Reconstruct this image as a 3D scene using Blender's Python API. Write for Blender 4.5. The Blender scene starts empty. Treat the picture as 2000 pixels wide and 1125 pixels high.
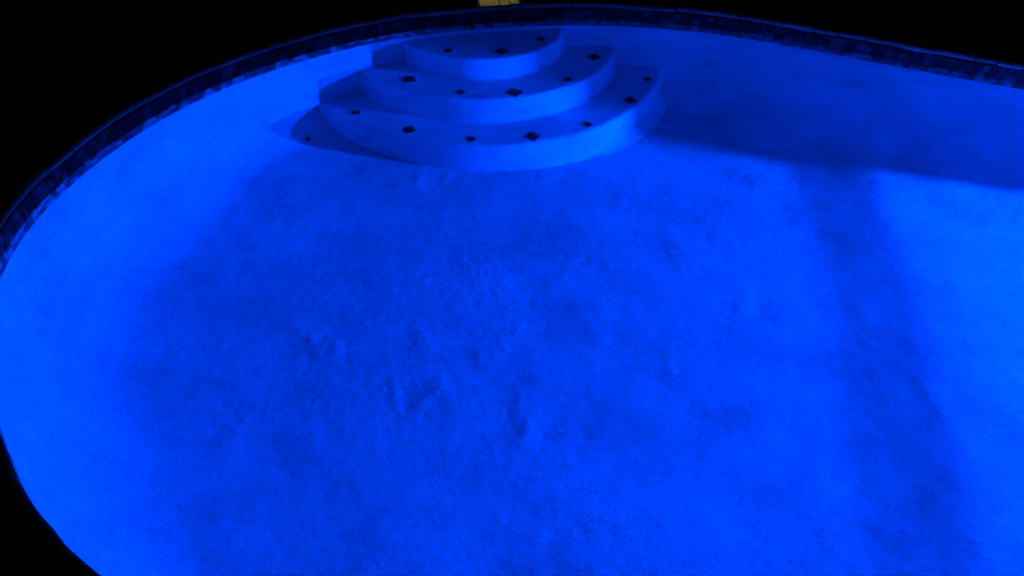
import bpy, math, random
import numpy as np
from mathutils import Matrix, Vector

scene = bpy.context.scene
col = scene.collection
R = math.radians
rnd = random.Random(7)

# ------------------------------------------------------------------ camera
CAM_H = 1.75                      # above the water line (z = 0)
PITCH, ROLL, FPX = 0.68101, 0.045722, 1640.35
cam_d = bpy.data.cameras.new('camera')
cam = bpy.data.objects.new('camera', cam_d)
col.objects.link(cam)
scene.camera = cam
cam_d.sensor_width = 36.0
cam_d.lens = 36.0 * FPX / 2000.0
cam_d.clip_start, cam_d.clip_end = 0.05, 500.0
X = Vector((1, 0, 0))
U = Vector((0, math.sin(PITCH), math.cos(PITCH)))
FW = Vector((0, math.cos(PITCH), -math.sin(PITCH)))
rt = math.cos(ROLL) * X + math.sin(ROLL) * U
up = -math.sin(ROLL) * X + math.cos(ROLL) * U
m3 = Matrix((rt, up, -FW)).transposed()
cam.matrix_world = Matrix.Translation((0, 0, CAM_H)) @ m3.to_4x4()

# ------------------------------------------------------------------ world, night
world = bpy.data.worlds.new('World')
scene.world = world
world.use_nodes = True
wn, wl = world.node_tree.nodes, world.node_tree.links
sky_n = wn.new('ShaderNodeTexSky')
sky_n.sky_type = 'NISHITA'
sky_n.sun_disc = False
sky_n.sun_elevation = R(-4.6)
sky_n.sun_rotation = R(200)
bg = wn['Background']
wl.new(sky_n.outputs['Color'], bg.inputs['Color'])
bg.inputs['Strength'].default_value = 0.06

# ------------------------------------------------------------------ view and render settings
vs = scene.view_settings
vs.view_transform = 'Standard'
vs.look = 'None'
vs.exposure = 0.0
vs.gamma = 1.0
vs.use_curve_mapping = False
scene.render.engine = 'CYCLES'
cy = scene.cycles
cy.use_denoising = True
try:
    cy.denoiser = 'OPENIMAGEDENOISE'
    cy.denoising_input_passes = 'RGB_ALBEDO_NORMAL'
    cy.denoising_prefilter = 'ACCURATE'
except Exception:
    pass
cy.max_bounces = 14
cy.diffuse_bounces = 8
cy.glossy_bounces = 6
cy.transmission_bounces = 8
cy.caustics_reflective = True      # the still surface mirrors the pool light downwards
cy.caustics_refractive = True
cy.blur_glossy = 0.0
cy.sample_clamp_direct = 0.0
cy.sample_clamp_indirect = 0.0
cy.use_adaptive_sampling = False
cy.use_guiding = True
cy.use_surface_guiding = True
cy.surface_guiding_probability = 0.7
cy.guiding_training_samples = 256

# ------------------------------------------------------------------ dimensions (metres, water line at z = 0)
D1, D2, D3, FLOOR = 0.120, 0.371, 0.621, 0.875
TILE_Z0, TILE_Z1 = -0.0755, 0.062
NOSE_Z0, DECK_Z = 0.064, 0.094
LAMP = Vector((5.44, 3.03, -0.58))
LAMP_R = 0.08
LAMP_L = 13000.0

# ------------------------------------------------------------------ helpers
def setp(o, label=None, cat=None, group=None, kind=None):
    if label: o['label'] = label
    if cat: o['category'] = cat
    if group: o['group'] = group
    if kind: o['kind'] = kind
    return o

def mesh_obj(name, verts, faces, mat=None, parent=None, smooth=True):
    me = bpy.data.meshes.new(name)
    verts = np.asarray(verts, dtype=np.float32)
    fa = np.asarray(faces) if not isinstance(faces, np.ndarray) else faces
    if fa.dtype == object:
        me.from_pydata([tuple(v) for v in verts], [], [tuple(f) for f in faces])
    else:
        k = fa.shape[1]
        me.vertices.add(len(verts)); me.vertices.foreach_set('co', verts.ravel())
        me.loops.add(fa.size); me.loops.foreach_set('vertex_index', fa.astype(np.int32).ravel())
        me.polygons.add(len(fa))
        me.polygons.foreach_set('loop_start', np.arange(0, fa.size, k, dtype=np.int32))
        me.update(calc_edges=True)
    if smooth:
        me.polygons.foreach_set('use_smooth', np.ones(len(me.polygons), dtype=bool))
    me.validate()
    if mat: me.materials.append(mat)
    o = bpy.data.objects.new(name, me)
    col.objects.link(o)
    if parent: o.parent = parent
    return o

def poly_obj(name, verts, faces, mat=None, parent=None, smooth=False):
    me = bpy.data.meshes.new(name)
    me.from_pydata([tuple(v) for v in verts], [], [tuple(f) for f in faces])
    if smooth:
        me.polygons.foreach_set('use_smooth', np.ones(len(me.polygons), dtype=bool))
    if mat: me.materials.append(mat)
    o = bpy.data.objects.new(name, me)
    col.objects.link(o)
    if parent: o.parent = parent
    return o

def empty(name, loc=(0, 0, 0)):
    o = bpy.data.objects.new(name, None)
    o.empty_display_size = 0.1
    o.location = loc
    col.objects.link(o)
    return o

def grid_faces(n, m, wrap=False):
    """n columns (wrapping) by m rows of vertices, vertex index = i*m + j"""
    i = np.arange(n if wrap else n - 1)
    j = np.arange(m - 1)
    I, J = np.meshgrid(i, j, indexing='ij')
    I2 = (I + 1) % n
    return np.stack([I * m + J, I2 * m + J, I2 * m + J + 1, I * m + J + 1], -1).reshape(-1, 4)

_perm = np.random.RandomState(3).randint(0, 1 << 30, 65536)
def _h(ix, iy, s):
    return _perm[(ix * 7919 + iy * 104729 + s * 1299709) & 65535] / float(1 << 30) * 2 - 1
def vnoise(x, y, s=0):
    ix, iy = np.floor(x).astype(np.int64), np.floor(y).astype(np.int64)
    fx, fy = x - ix, y - iy
    fx = fx * fx * fx * (fx * (fx * 6 - 15) + 10); fy = fy * fy * fy * (fy * (fy * 6 - 15) + 10)
    a, b, c, d = _h(ix, iy, s), _h(ix + 1, iy, s), _h(ix, iy + 1, s), _h(ix + 1, iy + 1, s)
    return a + (b - a) * fx + (c - a) * fy + (a - b - c + d) * fx * fy
def fbm(x, y, freq, oct=4, s=0, gain=0.5):
    v, amp = 0, 1
    for k in range(oct):
        c_, s_ = math.cos(0.7 * k + .3), math.sin(0.7 * k + .3)
        v = v + amp * vnoise((x * c_ - y * s_) * freq + 17.3 * k, (x * s_ + y * c_) * freq + 9.1 * k, s + k)
        freq *= 2.03; amp *= gain
    return v
def sstep(a, b, t):
    t = np.asarray(t, float)
    u = np.clip((t - a) / (b - a), 0, 1)
    return u * u * (3 - 2 * u)

# ------------------------------------------------------------------ materials
def new_mat(name):
    m = bpy.data.materials.new(name); m.use_nodes = True
    nt = m.node_tree
    return m, nt, nt.nodes['Principled BSDF']

def ramp(nt, src, stops):
    r = nt.nodes.new('ShaderNodeValToRGB')
    els = r.color_ramp.elements
    els[0].position, els[0].color = stops[0][0], (*stops[0][1], 1)
    els[1].position, els[1].color = stops[-1][0], (*stops[-1][1], 1)
    for p, c in stops[1:-1]:
        e = els.new(p); e.color = (*c, 1)
    nt.links.new(src, r.inputs['Fac'])
    return r

def noise(nt, vec, scale, detail=4, rough=0.55):
    n = nt.nodes.new('ShaderNodeTexNoise')
    n.inputs['Scale'].default_value = scale
    n.inputs['Detail'].default_value = detail
    n.inputs['Roughness'].default_value = rough
    nt.links.new(vec, n.inputs['Vector'])
    return n

def plaster(name, bump=1.0, lift=1.0):
    m, nt, b = new_mat(name)
    L = nt.links
    pos = nt.nodes.new('ShaderNodeNewGeometry').outputs['Position']
    n1 = noise(nt, pos, 3.1, 9, 0.68)
    r1 = ramp(nt, n1.outputs['Fac'], [(p_, tuple(min(.8, v_ * lift) for v_ in c_)) for p_, c_ in ((0.32, (0.33, 0.318, 0.36)), (0.47, (0.43, 0.415, 0.46)), (0.66, (0.51, 0.495, 0.54)))])
    # specks of aggregate and dirt
    n2 = noise(nt, pos, 105, 3, 0.7)
    r2 = ramp(nt, n2.outputs['Fac'], [(0.30, (0.42, 0.42, 0.45)), (0.50, (0.93, 0.93, 0.93)), (1.0, (1, 1, 1))])
    mx = nt.nodes.new('ShaderNodeMix'); mx.data_type = 'RGBA'; mx.blend_type = 'MULTIPLY'
    mx.inputs['Factor'].default_value = 0.8
    L.new(r1.outputs['Color'], mx.inputs['A']); L.new(r2.outputs['Color'], mx.inputs['B'])
    L.new(mx.outputs['Result'], b.inputs['Base Color'])
    b.inputs['Roughness'].default_value = 0.85
    b.inputs['Specular IOR Level'].default_value = 0.0
    n3 = noise(nt, pos, 75, 5, 0.65)
    n4 = noise(nt, pos, 16, 4, 0.6)
    ad = nt.nodes.new('ShaderNodeMath'); ad.operation = 'MULTIPLY_ADD'
    ad.inputs[1].default_value = 1.2
    L.new(n4.outputs['Fac'], ad.inputs[0]); L.new(n3.outputs['Fac'], ad.inputs[2])
    bp = nt.nodes.new('ShaderNodeBump')
    bp.inputs['Strength'].default_value = 1.0
    bp.inputs['Distance'].default_value = 0.0016 * bump
    L.new(ad.outputs[0], bp.inputs['Height'])
    L.new(bp.outputs['Normal'], b.inputs['Normal'])
    return m

M_PLASTER = plaster('white_plaster', 1.0)
M_PLASTER_STEP_LIT = plaster('white_plaster_lit_steps', 0.8, 1.25)  # same plaster, lighter colour: extra brightness of the lit steps is painted in

def glaze(name, c):
    m, nt, b = new_mat(name)
    pos = nt.nodes.new('ShaderNodeNewGeometry').outputs['Position']
    n = noise(nt, pos, 60, 3)
    r = ramp(nt, n.outputs['Fac'], [(0.3, tuple(v * 0.75 for v in c)), (0.7, c)])
    nt.links.new(r.outputs['Color'], b.inputs['Base Color'])
    b.inputs['Roughness'].default_value = 0.25
    b.inputs['Specular IOR Level'].default_value = 0.12
    return m
M_TILE = [glaze('glass_tile_pale', (0.16, 0.18, 0.20)), glaze('glass_tile_mid', (0.075, 0.085, 0.105)),
          glaze('glass_tile_slate', (0.042, 0.045, 0.065)), glaze('glass_tile_dark', (0.03, 0.031, 0.045))]

def stone(name, c0, c1, scale=9.0, bump=0.004):
    m, nt, b = new_mat(name)
    oi = nt.nodes.new('ShaderNodeObjectInfo')
    pos = nt.nodes.new('ShaderNodeNewGeometry').outputs['Position']
    n = noise(nt, pos, scale, 7, 0.65)
    r = ramp(nt, n.outputs['Fac'], [(0.3, c0), (0.7, c1)])
    hs = nt.nodes.new('ShaderNodeHueSaturation')
    mr = nt.nodes.new('ShaderNodeMapRange')
    mr.inputs['To Min'].default_value, mr.inputs['To Max'].default_value = 0.75, 1.2
    nt.links.new(oi.outputs['Random'], mr.inputs['Value'])
    nt.links.new(mr.outputs['Result'], hs.inputs['Value'])
    nt.links.new(r.outputs['Color'], hs.inputs['Color'])
    nt.links.new(hs.outputs['Color'], b.inputs['Base Color'])
    b.inputs['Roughness'].default_value = 0.85
    bp = nt.nodes.new('ShaderNodeBump'); bp.inputs['Distance'].default_value = bump
    n2 = noise(nt, pos, scale * 6, 6, 0.6)
    nt.links.new(n2.outputs['Fac'], bp.inputs['Height']); nt.links.new(bp.outputs['Normal'], b.inputs['Normal'])
    return m
M_STONE = stone('sandstone', (0.36, 0.31, 0.25), (0.58, 0.52, 0.42))
M_MORTAR = stone('mortar', (0.05, 0.048, 0.045), (0.10, 0.095, 0.09), 20)
M_GROUT = stone('pale_grout', (0.30, 0.30, 0.32), (0.40, 0.40, 0.42), 40, 0.001)

def plain(name, c, rough=0.5, metal=0.0):
    m, nt, b = new_mat(name)
    pos = nt.nodes.new('ShaderNodeNewGeometry').outputs['Position']
    n = noise(nt, pos, 40, 3)
    r = ramp(nt, n.outputs['Fac'], [(0.3, tuple(v * 0.85 for v in c)), (0.7, c)])
    nt.links.new(r.outputs['Color'], b.inputs['Base Color'])
    b.inputs['Roughness'].default_value = rough
    b.inputs['Metallic'].default_value = metal
    return m
M_STEEL = plain('brushed_steel', (0.55, 0.55, 0.57), 0.35, 1.0)
M_BRONZE = plain('dark_bronze', (0.05, 0.04, 0.03), 0.5, 0.6)
M_RUBBER = plain('dark_plug', (0.01, 0.01, 0.012), 0.6)

def emitter(name, c, s):
    m = bpy.data.materials.new(name); m.use_nodes = True
    nt = m.node_tree; nt.nodes.clear()
    e = nt.nodes.new('ShaderNodeEmission'); o = nt.nodes.new('ShaderNodeOutputMaterial')
    e.inputs['Color'].default_value = (*c, 1); e.inputs['Strength'].default_value = s
    nt.links.new(e.outputs[0], o.inputs['Surface'])
    return m
M_LENS = emitter('blue_led_lens', (0.0, 0.060, 1.0), LAMP_L)

mw = bpy.data.materials.new('still_water'); mw.use_nodes = True
nt = mw.node_tree; nt.nodes.clear()
g = nt.nodes.new('ShaderNodeBsdfGlass'); o_ = nt.nodes.new('ShaderNodeOutputMaterial')
g.inputs['IOR'].default_value = 1.333; g.inputs['Roughness'].default_value = 0.0
g.inputs['Color'].default_value = (1, 1, 1, 1)
nt.links.new(g.outputs[0], o_.inputs['Surface'])
M_WATER = mw

# ------------------------------------------------------------------ pool outline
CP = np.array([(-1.735, 2.42), (-1.705, 2.75), (-1.62, 3.08), (-1.48, 3.40), (-1.32, 3.645), (-1.10, 3.89), (-.84, 4.11),
    (-.60, 4.258), (-.34, 4.368), (-.07, 4.452), (.21, 4.51), (.5, 4.535), (.78, 4.525), (1.05, 4.485), (1.31, 4.405),
    (1.57, 4.31), (1.81, 4.215), (2.04, 4.12), (2.27, 4.03), (2.49, 3.955), (2.72, 3.83), (2.95, 3.64), (3.18, 3.50),
    (3.45, 3.43), (3.9, 3.46), (4.4, 3.60), (4.95, 3.66), (5.32, 3.45), (5.46, 3.15), (5.48, 2.85), (5.45, 2.4), (5.3, 1.9), (5.0, 1.4), (4.4, 1.0),
    (3.6, .75), (2.6, .64), (1.5, .6), (.6, .6), (0, .66), (-.45, .79), (-.85, .99), (-1.01, 1.10), (-1.15, 1.225),
    (-1.245, 1.335), (-1.40, 1.53), (-1.54, 1.74), (-1.64, 1.94), (-1.70, 2.15)])
def closed_spline(P, per=40):
    n = len(P); out = []
    for i in range(n):
        p0, p1, p2, p3 = P[i - 1], P[i], P[(i + 1) % n], P[(i + 2) % n]
        t0, t1 = 0.0, np.hypot(*(p1 - p0)) ** .5
        t2 = t1 + np.hypot(*(p2 - p1)) ** .5; t3 = t2 + np.hypot(*(p3 - p2)) ** .5
        t = np.linspace(t1, t2, per, endpoint=False)[:, None]
        a1 = (t1 - t) / (t1 - t0) * p0 + (t - t0) / (t1 - t0) * p1
        a2 = (t2 - t) / (t2 - t1) * p1 + (t - t1) / (t2 - t1) * p2
        a3 = (t3 - t) / (t3 - t2) * p2 + (t - t2) / (t3 - t2) * p3
        b1 = (t2 - t) / (t2 - t0) * a1 + (t - t0) / (t2 - t0) * a2
        b2 = (t3 - t) / (t3 - t1) * a2 + (t - t1) / (t3 - t1) * a3
        out.append((t2 - t) / (t2 - t1) * b1 + (t - t1) / (t2 - t1) * b2)
    return np.concatenate(out)
def csmooth(a, n, it):
    for _ in range(it):
        a = (np.roll(a, 1, 0) + 2 * a + np.roll(a, -1, 0)) / 4
    return a
_fine = closed_spline(CP)
_seg = np.hypot(*(np.roll(_fine, -1, 0) - _fine).T)
PERIM = _seg.sum()
_cum = np.concatenate([[0], np.cumsum(_seg)])
def outline(s):
    s = np.mod(s, PERIM)
    f = np.vstack([_fine, _fine[:1]])
    return np.stack([np.interp(s, _cum, f[:, 0]), np.interp(s, _cum, f[:, 1])], -1)
_S0 = np.linspace(0, PERIM, 1800, endpoint=False)
_P0 = csmooth(outline(_S0), 1800, 50)
_seg = np.hypot(*(np.roll(_P0, -1, 0) - _P0).T); PERIM = _seg.sum(); _cum = np.concatenate([[0], np.cumsum(_seg)]); _fine = _P0
def frame(s):
    e = 0.01
    p = outline(s); t = outline(s + e) - outline(s - e)
    t = t / np.linalg.norm(t, axis=-1, keepdims=True)
    return p, t, np.stack([t[..., 1], -t[..., 0]], -1)      # point, tangent, inward normal

# ------------------------------------------------------------------ floor relief
L1y = np.array([1.0, 1.51, 1.95, 2.86, 3.44, 3.95, 4.3]); L1x = np.array([1.03, 1.17, 1.25, 1.41, 1.46, 1.47, 1.47])
L2x = np.array([1.42, 1.58, 1.65, 1.75, 1.79, 1.84, 1.86])
DENTS = [  # x, y, half length, half width, height, angle : trowel marks, lumps and hollows left in the plaster
    (1.22, 3.70, .34, .085, .013, -30), (2.15, 3.56, .45, .09, .016, -8), (1.42, 3.36, .10, .05, .006, 20),
    (.99, 2.78, .075, .035, .008, 75), (1.05, 2.72, .10, .05, -.005, 80), (.01, 2.52, .06, .03, .004, 40), (-.36, 2.47, .09, .03, .005, 120),
    (-.74, 2.36, .10, .03, .005, 125), (-.67, 2.34, .05, .02, .006, 100), (-.42, 2.18, .09, .022, .005, 105), (-.32, 2.11, .07, .03, .006, 60),
    (.06, 2.04, .10, .05, .008, 70), (.09, 2.00, .05, .03, .005, 100), (-.93, 1.88, .06, .04, .007, 100), (-1.0, 2.0, .12, .08, -.005, 60), (1.17, 3.49, .07, .035, .005, -10),
    (.13, 3.59, .05, .03, .005, 80), (-.48, 3.51, .05, .025, .006, 100), (-.35, 3.53, .04, .02, .005, 70), (-.16, 2.91, .11, .02, .003, 30), (1.61, 2.29, .09, .035, .006, 100),
    (.64, 2.44, .12, .02, .004, 85), (.36, 2.06, .06, .03, .004, 60), (-.25, 2.21, .06, .03, .006, 120), (.22, 2.87, .08, .04, .004, 50),
    (-1.16, 2.29, .07, .03, .004, 20), (-1.56, 2.08, .04, .02, .004, 80), (-1.43, 1.96, .03, .02, .004, 60), (1.34, 3.45, .05, .03, .004, 0),
    (1.49, 2.73, .08, .04, .004, 90), (.12, 1.61, .08, .06, .004, 30), (1.36, 1.67, .06, .05, .005, 0), (-.82, 2.43, .08, .025, .004, 140),
    (.51, 3.45, .06, .03, .004, 100), (.29, 3.04, .09, .025, .003, 60), (-.37, 2.80, .06, .02, .004, 20), (-.11, 2.36, .08, .03, .004, 110),
    (.04, 2.16, .06, .025, .004, 80), (-1.09, 2.30, .05, .03, .004, 10), (.75, 3.1, .16, .05, .004, 100), (.45, 2.6, .2, .06, -.004, 95)]
def floor_z(x, y):
    z = np.full_like(x, -FLOOR)
    a, b = np.interp(y, L1y, L1x), np.interp(y, L1y, L2x)
    q = (x - a) / (b - a)
    z += -0.065 * np.minimum(x, 0) - 0.045 * np.clip(x, 0, 1.4) + 0.046 * (0.5 * (np.sqrt(q * q + .012) + q) - 0.5 * (np.sqrt((q - 1) ** 2 + .012) + q - 1))
    z += 0.075 * np.maximum(-.55 - x, 0) ** 2
    z -= 0.045 * np.minimum(x - .2, .6) * sstep(2.7, 1.5, y)
    t = np.maximum(x - b + 0.08, 0)
    z -= 0.115 * (t * t / (t + 0.12))
    # broad unevenness
    z += 0.0028 * fbm(x, y, 1.1, 2, 11)
    z += 0.0016 * fbm(x, y, 4.3, 2, 21)
    rough = sstep(0.0, 0.9, fbm(x, y, 1.5, 3, 31))
    z += 0.0011 * (0.25 + rough) * fbm(x, y, 10.0, 4, 41, 0.6)
    z += 0.0006 * fbm(x, y, 34.0, 2, 61)
    fine = fbm(x, y, 34.0, 3, 81, 0.65)
    for dx, dy, rr in ((.06, 2.04, .13), (-.37, 2.16, .15), (-.95, 1.94, .12), (-.68, 2.36, .14), (1.2, 3.46, .17), (.1, 3.58, .15), (-.45, 3.5, .12),
                       (.2, 1.6, .25), (1.0, 2.76, .07), (1.63, 2.29, .08), (.62, 2.4, .1), (-1.35, 2.2, .15), (.35, 3.0, .2), (-.2, 2.9, .2)):
        z += 0.0010 * fine * np.exp(-((x - dx) ** 2 + (y - dy) ** 2) / rr ** 2)
    for dx, dy, ln, wd, h, ang in DENTS:
        c_, s_ = math.cos(R(ang)), math.sin(R(ang))
        wx, wy = x - dx + 0.25 * wd * vnoise(x * 22, y * 22, 71), y - dy + 0.25 * wd * vnoise(x * 22, y * 22, 72)
        u = (wx * c_ + wy * s_) / ln; v = (-wx * s_ + wy * c_) / wd
        z += 0.6 * h * np.exp(-(u * u + v * v)) * (1 + 0.25 * vnoise(x * 45, y * 45, 77))
    return z

# ------------------------------------------------------------------ pool basin: wall, cove and floor in one plaster shell
NU = 1000
s = np.linspace(0, PERIM, NU, endpoint=False)
P, T, Nn = frame(s)
Ns = csmooth(Nn, NU, 60); Ns /= np.linalg.norm(Ns, axis=1, keepdims=True)
RC = 0.20 + 0.17 * sstep(-.6, -1.4, P[:, 0]) * sstep(3.8, 2.9, P[:, 1]) + 0.28 * sstep(.75, 1.5, P[:, 0]) * sstep(3.0, 3.3, P[:, 1]) * sstep(3.2, 2.7, P[:, 0])
RC = csmooth(RC, NU, 60)
rows = []
floor_in = P + Ns * RC[:, None]
zf = floor_z(P[:, 0], P[:, 1])
def row(off, z): return np.concatenate([P + Nn * off, z[:, None]], 1)
one = np.ones(NU)
rows.append(row(-0.10, 0.05 * one)); rows.append(row(-0.010, 0.05 * one))
rows.append(row(-0.010, (TILE_Z0 - .001) * one)); rows.append(row(-0.001, (TILE_Z0 - .0015) * one)); rows.append(row(0.0, (TILE_Z0 - .004) * one))
NW = 90
for k in range(1, NW):
    f = k / NW
    z = TILE_Z0 - .004 + (zf + RC - TILE_Z0 + .004) * f
    und = 0.004 * vnoise(s * 1.6, z * 3.1, 5) * min(1, f * 4) + 0.0015 * vnoise(s * 7, z * 9, 6) * min(1, f * 4)
    lw = sstep(1.75, 2.1, P[:, 1]) * (1 - sstep(2.75, 3.05, P[:, 1])) * (P[:, 0] < -1)      # two trowel ridges low on the round end
    und = und + lw * 0.010 * np.exp(-((z + .50) / .02) ** 2)
    rows.append(row(0.0, z) + np.concatenate([Nn * und[:, None], 0 * one[:, None]], 1))
NC = 40
for k in range(0, NC):
    th_ = (k / NC) * math.pi / 2
    off = RC * (1 - math.cos(th_))
    w = sstep(0, 1, k / NC)
    base = P + (Nn * (1 - w) + Ns * w) * off[:, None]
    z = floor_z(base[:, 0], base[:, 1]) + RC - RC * math.sin(th_)
    und = 0.003 * vnoise(s * 2.1, one * th_ * 2.2, 8)
    und = und + lw * (0.010 * np.exp(-((z + .50) / .02) ** 2) + 0.010 * np.exp(-((z + .60) / .022) ** 2))
    rows.append(np.concatenate([base + Nn * und[:, None] * (1 - w), z[:, None]], 1))
A_, B_ = np.array([0.0, 2.35]), np.array([3.4, 2.05])
ab = B_ - A_
tt = np.clip(((floor_in - A_) @ ab) / (ab @ ab), 0, 1)
tt = csmooth(tt, NU, 400)
S_ = A_ + ab * tt[:, None]
NR = 190
for k in range(0, NR + 1):
    f = k / NR
    q = floor_in + (S_ - floor_in) * f
    rows.append(np.concatenate([q, floor_z(q[:, 0], q[:, 1])[:, None]], 1))
V = np.stack(rows, 1).reshape(-1, 3)
F = grid_faces(NU, len(rows), True)
basin = mesh_obj('pool_basin', V, F, M_PLASTER)
setp(basin, 'smooth white plaster shell of the round ended pool under the water', 'pool basin', kind='structure')

# ------------------------------------------------------------------ steps in the pool
C1, R1 = (-.2515, 4.5312), .475
C2, R2 = (-.2581, 4.6333), .790
C3, R3 = (-.2688, 4.6924), 1.0825
steps = empty('entry_steps', (-.26, 4.2, -FLOOR))
setp(steps, 'three curved white plaster entry steps with dark tile accents against far wall', 'steps')
def rel(v, o): return np.asarray(v) - np.array(o.location)[None, :]

def make_step(c, r, ztop, zbot, back, fillet):
    prof = []                                         # (radius, z) from the back of the tread to the foot of the riser
    nose = 0.026
    for rr in np.linspace(max(r - back, 0.02), r - nose, 14): prof.append((rr, ztop))
    for k in range(1, 9):
        a = k / 8 * math.pi / 2
        prof.append((r - nose + nose * math.sin(a), ztop - nose + nose * math.cos(a)))
    h0, h1 = ztop - nose, zbot + fillet
    for k in range(1, 7): prof.append((r, h0 + (h1 - h0) * k / 6))
    for k in range(1, 7):
        a = k / 6 * math.pi / 2
        prof.append((r + fillet - fillet * math.cos(a), zbot + fillet - fillet * math.sin(a)))
    prof.append((r + fillet + 0.02, zbot - 0.012))
    prof = np.array(prof)
    n = 220
    ang = np.linspace(R(180 - 12), R(360 + 14), n)
    wob = 1 + 0 * ang
    rr = prof[None, :, 0] + 0.004 * vnoise(ang * 3, ang * 0 + r * 10, 2)[:, None] * (prof[None, :, 0] > r - .06)
    x = c[0] + np.cos(ang)[:, None] * rr; y = c[1] + np.sin(ang)[:, None] * rr
    z = prof[None, :, 1] + 0.0025 * fbm(x, y, 6.0, 3, 51)
    v = np.stack([x, y, z], -1).reshape(-1, 3)
    return v, grid_faces(n, len(prof))
step_objs = []
for (c, r, zt, zb, back, fl) in ((C1, R1, -D1, -D2, .47, .022), (C2, R2, -D2, -D3, .44, .022), (C3, R3, -D3, -FLOOR - .02, .44, .05)):
    v, f = make_step(c, r, zt, zb, back, fl)
    # keep what lies inside the pool, and a little of what runs into the wall
    step_objs.append(mesh_obj('step', rel(v, steps), f[:, ::-1], M_PLASTER_STEP_LIT, steps))
setp(step_objs[0], 'highest and smallest step, just under the water')
setp(step_objs[1], 'middle step')
setp(step_objs[2], 'lowest and widest step, standing on the pool floor')

# tile accents let into the treads: a square of glass mosaic turned by an angle
def box_tile(cx, cy, z0, z1, sx, sy, ang, bev=0.0012):
    c_, s_ = math.cos(ang), math.sin(ang)
    def p(u, v, z): return (cx + u * c_ - v * s_, cy + u * s_ + v * c_, z)
    hx, hy = sx / 2, sy / 2
    vs_ = [p(a * hx, b * hy, z) for z in (z0, z1 - bev) for a, b in ((-1, -1), (1, -1), (1, 1), (-1, 1))]
    vs_ += [p(a * (hx - bev), b * (hy - bev), z1) for a, b in ((-1, -1), (1, -1), (1, 1), (-1, 1))]
    fs = []
    for base in (0, 4):
        for k in range(4): fs.append((base + k, base + (k + 1) % 4, base + 4 + (k + 1) % 4, base + 4 + k))
    fs.append((8, 9, 10, 11))
    return vs_, fs
ACC = [  # step, x, y, side, angle
    (0, -.109, 4.169, .060, 58, 'b'), (0, -.385, 4.150, .038, 14, 's'), (0, .093, 4.347, .038, 5, 's'),
    (1, -.578, 4.028, .060, 20, 'b'), (1, -.031, 3.941, .062, 60, 'b'), (1, .392, 4.392, .058, 33, 'b'),
    (1, -.304, 3.914, .037, 47, 's'), (1, .240, 4.107, .040, 5, 's'),
    (2, -.550, 3.739, .060, 29, 'b'), (2, .068, 3.733, .061, 58, 'b'), (2, .586, 4.139, .058, 30, 'b'),
    (2, -.235, 3.680, .037, 43, 's'), (2, -.837, 3.877, .041, 8, 's'), (2, .697, 4.381, .037, 30, 's'), (2, .350, 3.870, .038, 40, 's')]
for k, (si, x, y, sd, an, kind) in enumerate(ACC):
    zt = (-D1, -D2, -D3)[si]
    vs_, fs, mi = [], [], []
    a0 = R(an)
    def put(u, v, w, h, mat, top=0.004):
        cx = x + u * math.cos(a0) - v * math.sin(a0); cy_ = y + u * math.sin(a0) + v * math.cos(a0)
        b_, f_ = box_tile(cx, cy_, zt - .01, zt + top, w, h, a0)
        o = len(vs_); vs_.extend(b_); fs.extend([tuple(i + o for i in q) for q in f_]); mi.extend([mat] * len(f_))
    put(0, 0, sd + .011, sd + .011, 4, 0.0022)          # grout bed
    if kind == 'b':
        q = sd / 4; e = .0016
        lay = rnd.choice([0, 1])
        put(-q * .62, 0 if lay else 0, 2.7 * q - e, 4 * q - e, rnd.choice([2, 2, 3]))
        for t_ in range(3):
            put(q * 1.38, (t_ - 1) * 4 * q / 3, 1.25 * q - e, 4 * q / 3 - e, rnd.choice([2, 1, 1, 3]))
    else:
        put(0, 0, sd, sd, rnd.choice([2, 2, 3]))
    me = bpy.data.meshes.new('accent_tile')
    me.from_pydata([tuple(np.array(p) - np.array(steps.location)) for p in vs_], [], fs)
    for mm in M_TILE + [M_GROUT]: me.materials.append(mm)
    me.polygons.foreach_set('material_index', mi)
    o = bpy.data.objects.new('accent_tile', me); col.objects.link(o); o.parent = step_objs[si]

# small dark plug low in the shadow left of the steps
def disc(cx, cy, cz, r, nrm, h, n=14):
    nrm = Vector(nrm).normalized(); a = nrm.orthogonal().normalized(); b = nrm.cross(a)
    c = Vector((cx, cy, cz)); v = []
    for hh, rr in ((-.01, r), (h * .6, r), (h, r * .75)):
        for k in range(n):
            t = 2 * math.pi * k / n
            v.append(c + nrm * hh + (a * math.cos(t) + b * math.sin(t)) * rr)
    f = [(q * n + k, q * n + (k + 1) % n, (q + 1) * n + (k + 1) % n, (q + 1) * n + k) for q in range(2) for k in range(n)]
    f.append(tuple(2 * n + k for k in range(n)))
    return v, f

_k = ((P - np.array([-1.06, 3.73])) ** 2).sum(1).argmin()
_d = min(float(np.hypot(*(P[_k] - np.array([-1.06, 3.73])))), float(RC[_k]))
pz = float(floor_z(np.array([-1.06]), np.array([3.73]))[0]) + float(RC[_k]) - math.sqrt(float(RC[_k]) ** 2 - (float(RC[_k]) - _d) ** 2) + .010
v, f = disc(-1.06, 3.73, pz, .011, (.15, -.2, 1), .02)
poly_obj('plug', v, f, M_RUBBER, basin)
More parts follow.
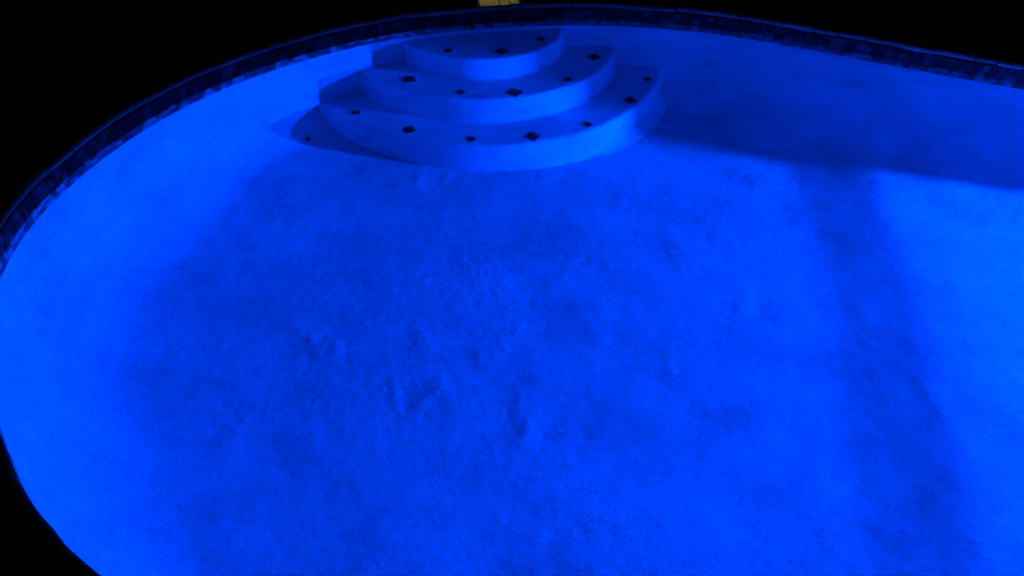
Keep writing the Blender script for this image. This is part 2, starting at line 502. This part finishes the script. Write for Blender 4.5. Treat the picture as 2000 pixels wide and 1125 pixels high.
# ------------------------------------------------------------------ water line mosaic
band = empty('waterline_tile_band', (0, 4.0, 0))
setp(band, 'narrow band of small blue glass mosaic tiles round the pool at the water line', 'tile band')
ROWS = 8
CELL = (TILE_Z1 - TILE_Z0) / ROWS
ncol = int(PERIM / CELL)
CW = PERIM / ncol
occ = np.zeros((ncol, ROWS), bool)
pieces = []
pr = random.Random(11)
tone = 0
for c in range(ncol):
    for r_ in range(ROWS):
        if occ[c, r_]: continue
        big = c + 1 < ncol and r_ + 1 < ROWS and not occ[c:c + 2, r_:r_ + 2].any() and pr.random() < 0.62
        n = 2 if big else 1
        occ[c:c + n, r_:r_ + n] = True
        if pr.random() < .75: tone = pr.choices([0, 1, 2, 3], [4, 2, 3, 3] if big else [3, 2, 3, 4])[0]
        pieces.append((c, r_, n, tone))
GAP = 0.0014
def tile_geo(c, r_, n):
    s0, s1 = c * CW + GAP / 2, (c + n) * CW - GAP / 2
    z0, z1 = TILE_Z0 + r_ * CELL + GAP / 2, TILE_Z0 + (r_ + n) * CELL - GAP / 2
    p, t, nn = frame(np.array([s0, s1]))
    out = []
    for dz, off in ((0, -0.008), (0, 0.0), (.0012, .0012)):
        ds = .0012 if dz else 0
        for (i, z) in ((0, z0 + dz), (1, z0 + dz), (1, z1 - dz), (0, z1 - dz)):
            q = p[i] + nn[i] * off + t[i] * (ds if i == 0 else -ds)
            out.append((q[0], q[1], z))
    fs = []
    for b in (0, 4):
        for k in range(4): fs.append((b + k, b + 4 + k, b + 4 + (k + 1) % 4, b + (k + 1) % 4))
    fs.append((8, 11, 10, 9))
    return out, fs
def to_px(p):
    d = Vector(p) - Vector((0, 0, CAM_H))
    z = d.dot(FW)
    if z < .1: return None
    return 1000 + FPX * d.dot(rt) / z, 562 - FPX * d.dot(up) / z, z
scored = []
for i, (c, r_, n, tn) in enumerate(pieces):
    p, t, nn = frame(np.array([(c + n / 2) * CW])); z = TILE_Z0 + (r_ + n / 2) * CELL
    px = to_px((p[0][0], p[0][1], z))
    vis = px is not None and -5 < px[0] < 2005 and -5 < px[1] < 1130 and p[0][1] > 1.9
    look = Vector((0, 0, CAM_H)) - Vector((p[0][0], p[0][1], z)); dist = look.length
    facing = (look.x * nn[0][0] + look.y * nn[0][1]) / dist
    scored.append((-(n * n * facing / dist ** 2) if vis and facing > 0 else 1, i))
scored.sort()
single = {i for sc, i in scored[:300] if sc < 0}
bv, bf, bm = [], [], []
boff = np.array(band.location)
for i, (c, r_, n, tn) in enumerate(pieces):
    v, f = tile_geo(c, r_, n)
    v = [tuple(np.array(q) - boff) for q in v]
    if i in single:
        poly_obj('mosaic_tile', v, f, M_TILE[tn], band)
    else:
        o = len(bv); bv += v; bf += [tuple(q + o for q in a) for a in f]; bm += [tn] * len(f)
me = bpy.data.meshes.new('mosaic'); me.from_pydata(bv, [], bf)
for mm in M_TILE: me.materials.append(mm)
me.polygons.foreach_set('material_index', bm)
mo = bpy.data.objects.new('mosaic', me); col.objects.link(mo); mo.parent = band
setp(mo, kind='stuff')
gp = []
for off, z in ((-.009, TILE_Z0), (-.0012, TILE_Z0 + .0002), (-.0012, TILE_Z1 - .0002), (-.009, TILE_Z1)):
    gp.append(np.concatenate([P + Nn * off, z * one[:, None]], 1))
mesh_obj('grout', np.stack(gp, 1).reshape(-1, 3) - boff, grid_faces(NU, 4, True)[:, ::-1], M_GROUT, band, smooth=False)

# ------------------------------------------------------------------ water
ring_t = np.concatenate([P - Nn * 0.006, 0 * one[:, None]], 1)
ring_b = np.concatenate([P - Nn * 0.03, -2.3 * one[:, None]], 1)
ring_m = np.concatenate([P - Nn * 0.03, (TILE_Z0 - .02) * one[:, None]], 1)
wverts = np.concatenate([ring_t, ring_m, ring_b])
wf = [tuple(range(NU - 1, -1, -1))]
for k in range(NU):
    j = (k + 1) % NU
    wf.append((k, j, NU + j, NU + k)); wf.append((NU + k, NU + j, 2 * NU + j, 2 * NU + k))
wf.append(tuple(2 * NU + k for k in range(NU)))
water = poly_obj('pool_water', wverts, wf, M_WATER)
setp(water, 'perfectly still clear pool water lit blue from below', 'water', kind='structure')

# ------------------------------------------------------------------ deck: ground sheet, coping stones, flagstones
rows = []
for off, z in ((-.05, -.2), (-.05, DECK_Z - .012), (-1.2, DECK_Z - .012)):
    rows.append(np.concatenate([P + Ns * off, z * one[:, None]], 1))
ctr = np.array([1.6, 2.3])
far = P + Ns * -1.2
dr = far - ctr; dr /= np.linalg.norm(dr, axis=1, keepdims=True)
for rad in (8, 40):
    rows.append(np.concatenate([ctr + dr * rad, (DECK_Z - .012) * one[:, None]], 1))
deck = mesh_obj('deck', np.stack(rows, 1).reshape(-1, 3), grid_faces(NU, len(rows), True)[:, ::-1], M_MORTAR, smooth=False)
setp(deck, 'dark paved stone deck round the pool at night', 'deck', kind='structure')

coping = empty('pool_coping', (0, 4.4, DECK_Z))
setp(coping, 'rounded edge of small irregular coping stones round the dark pool rim', 'coping')
coff = np.array(coping.location)
cr = random.Random(23)
# joints placed where the lit stones show them, irregular elsewhere
def s_at(x, y):
    d = np.hypot(P[:, 0] - x, P[:, 1] - y); return s[d.argmin()]
joints = [s_at(-.245, 4.40), s_at(-.135, 4.43), s_at(-.075, 4.45), s_at(-.015, 4.46)]
sj = joints[-1]
first = joints[0]
while True:
    sj += cr.uniform(.10, .30)
    if sj > first + PERIM - .12: break
    joints.append(sj)
joints.append(first + PERIM)
def ns_at(sv): return np.stack([np.interp(np.mod(sv, PERIM), np.append(s, PERIM), np.append(Ns[:, i], Ns[0, i])) for i in (0, 1)], -1)
WIDTH = .24
for a, b in zip(joints[:-1], joints[1:]):
    g0 = .0028
    n = max(4, int((b - a) / .025) + 1)
    ss = np.linspace(a + g0, b - g0, n)
    p, t, nn = frame(ss); nb = ns_at(ss)
    dz, do = cr.uniform(-.003, .003), cr.uniform(-.004, .003)
    sk = cr.uniform(-.03, .03)
    rad = (DECK_Z - NOSE_Z0) / 2
    prof = [(-WIDTH + cr.uniform(-.03, .03), DECK_Z - .03), None]
    prof = [(-WIDTH, DECK_Z - .03), (-WIDTH, DECK_Z - .004), (-WIDTH + .006, DECK_Z), (-.10, DECK_Z + .0015), (-.045, DECK_Z)]
    for k in range(1, 9):
        an = math.pi / 2 - k / 8 * math.pi
        prof.append((-.022 + .022 * math.cos(an) + .002, NOSE_Z0 + rad + rad * math.sin(an)))
    prof.append((-.09, NOSE_Z0))
    ring = []
    for (o_, z_) in prof:
        jig = .0025 * vnoise(ss * 14, ss * 0 + o_ * 31, 3)
        jz = .0016 * vnoise(ss * 18 + 5, ss * 0 + o_ * 27, 4)
        f_ = min(1, -o_ / .2) if o_ < 0 else 0
        q = p + (nn * (1 - f_) + nb * f_) * (o_ + do + jig)[:, None] + t * (sk * f_)
        ring.append(np.concatenate([q, (z_ + dz + jz)[:, None]], 1))
    v = np.stack(ring, 1).reshape(-1, 3) - coff
    m_ = len(prof)
    f = [tuple(x) for x in grid_faces(n, m_, False)]
    f.append(tuple(range(m_ - 1, -1, -1))); f.append(tuple((n - 1) * m_ + k for k in range(m_)))
    o = poly_obj('coping_stone', v, f, M_STONE, coping, smooth=False)

# flagstones behind the coping: irregular polygons from clipped half planes
def clip(poly, px, py, nx, ny):
    out = []
    for i in range(len(poly)):
        a, b = poly[i], poly[(i + 1) % len(poly)]
        da = (a[0] - px) * nx + (a[1] - py) * ny; db = (b[0] - px) * nx + (b[1] - py) * ny
        if da <= 0: out.append(a)
        if (da < 0 < db) or (db < 0 < da):
            t_ = da / (da - db); out.append((a[0] + (b[0] - a[0]) * t_, a[1] + (b[1] - a[1]) * t_))
    return out
fr = random.Random(5)
seeds = []
G = .34
for i in range(-13, 19):
    for j in range(-4, 23):
        seeds.append((i * G + fr.uniform(-.14, .14), j * G + fr.uniform(-.14, .14)))
sa = np.array(seeds)
def dist_out(q):
    d = P - np.asarray(q)[None, :]
    k = (d ** 2).sum(1).argmin()
    return -((np.asarray(q) - P[k]) @ Nn[k]), k
for (x, y) in seeds:
    do, k = dist_out((x, y))
    if do < WIDTH + .02 or do > 1.25: continue
    if y < 1.0 and x > -.2: continue
    poly = [(x - .5, y - .5), (x + .5, y - .5), (x + .5, y + .5), (x - .5, y + .5)]
    near = np.argsort(((sa - np.array([x, y])) ** 2).sum(1))[1:16]
    for q in near:
        qx, qy = sa[q]; dx, dy = qx - x, qy - y; L_ = math.hypot(dx, dy)
        poly = clip(poly, (x + qx) / 2 - dx / L_ * .006, (y + qy) / 2 - dy / L_ * .006, dx / L_, dy / L_)
    for kk in (k, (k - 25) % NU, (k + 25) % NU):
        pc = P[kk] - Nn[kk] * (WIDTH + .045)
        poly = clip(poly, pc[0], pc[1], Nn[kk][0], Nn[kk][1])
    if len(poly) < 3: continue
    z1 = DECK_Z + fr.uniform(-.003, .003)
    n = len(poly); cx = sum(q[0] for q in poly) / n; cy_ = sum(q[1] for q in poly) / n
    v = [(q[0], q[1], DECK_Z - .03) for q in poly] + [(q[0], q[1], z1 - .004) for q in poly]
    v += [(cx + (q[0] - cx) * .965, cy_ + (q[1] - cy_) * .965, z1 + fr.uniform(-.001, .001)) for q in poly]
    f = [(b * n + i, b * n + (i + 1) % n, (b + 1) * n + (i + 1) % n, (b + 1) * n + i) for b in (0, 1) for i in range(n)]
    f.append(tuple(2 * n + i for i in range(n)))
    poly_obj('flagstone', v, f, M_STONE, deck)

# ------------------------------------------------------------------ pool light on the end wall
pl = empty('pool_light', LAMP)
setp(pl, 'round blue underwater lamp set in the end wall of the pool', 'pool light')
nrm = Vector((-1, 0.06, 0)).normalized()
a_ = nrm.orthogonal().normalized(); b_ = nrm.cross(a_)
def ringv(r, h, n=32): return [nrm * h + (a_ * math.cos(2 * math.pi * k / n) + b_ * math.sin(2 * math.pi * k / n)) * r for k in range(n)]
n = 32
v = ringv(LAMP_R, .012)
poly_obj('lens', v, [tuple(range(n))], M_LENS, pl)
v = ringv(LAMP_R * 1.02, .010) + ringv(LAMP_R * 1.06, .018) + ringv(LAMP_R * 1.22, .014) + ringv(LAMP_R * 1.25, -.06)
poly_obj('rim', v, [(q * n + k, q * n + (k + 1) % n, (q + 1) * n + (k + 1) % n, (q + 1) * n + k) for q in range(3) for k in range(n)], M_STEEL, pl)

# ------------------------------------------------------------------ warm spotlight added to stand in for house light on the far deck
def house_light_spot(loc, target, power, ang, blend, colr):
    t = empty('house_light_stand_in', loc)
    d = (Vector(target) - Vector(loc)).normalized()
    a = d.orthogonal().normalized(); b = d.cross(a); n = 20
    def rg(r, h): return [d * h + (a * math.cos(2 * math.pi * k / n) + b * math.sin(2 * math.pi * k / n)) * r for k in range(n)]
    v = rg(.02, -.12) + rg(.04, -.11) + rg(.045, .03) + rg(.041, .03) + rg(.038, -.02)
    f = [(q * n + k, q * n + (k + 1) % n, (q + 1) * n + (k + 1) % n, (q + 1) * n + k) for q in range(4) for k in range(n)]
    f.append(tuple(range(n)))
    poly_obj('lamp_head', v, f, M_BRONZE, t)
    h = loc[2] - DECK_Z
    v = [Vector((.012 * math.cos(k * math.pi / 4), .012 * math.sin(k * math.pi / 4), z)) - d * .06 for z in (-h, -.03) for k in range(8)]
    poly_obj('post', v, [(k, (k + 1) % 8, 8 + (k + 1) % 8, 8 + k) for k in range(8)], M_BRONZE, t)
    ld = bpy.data.lights.new('bulb', 'SPOT'); ld.energy = power; ld.spot_size = R(ang); ld.spot_blend = blend
    ld.color = colr; ld.shadow_soft_size = .01
    lo = bpy.data.objects.new('bulb', ld); col.objects.link(lo); lo.parent = t
    lo.location = d * .04
    lo.rotation_euler = d.to_track_quat('-Z', 'Y').to_euler()
    return t
sp = house_light_spot((-.6, 7.4, .75), (-.17, 4.66, DECK_Z), 190, 4.6, .12, (1.0, .80, .33))
setp(sp, 'small warm spotlight added in place of house light on the far deck edge', 'spotlight')
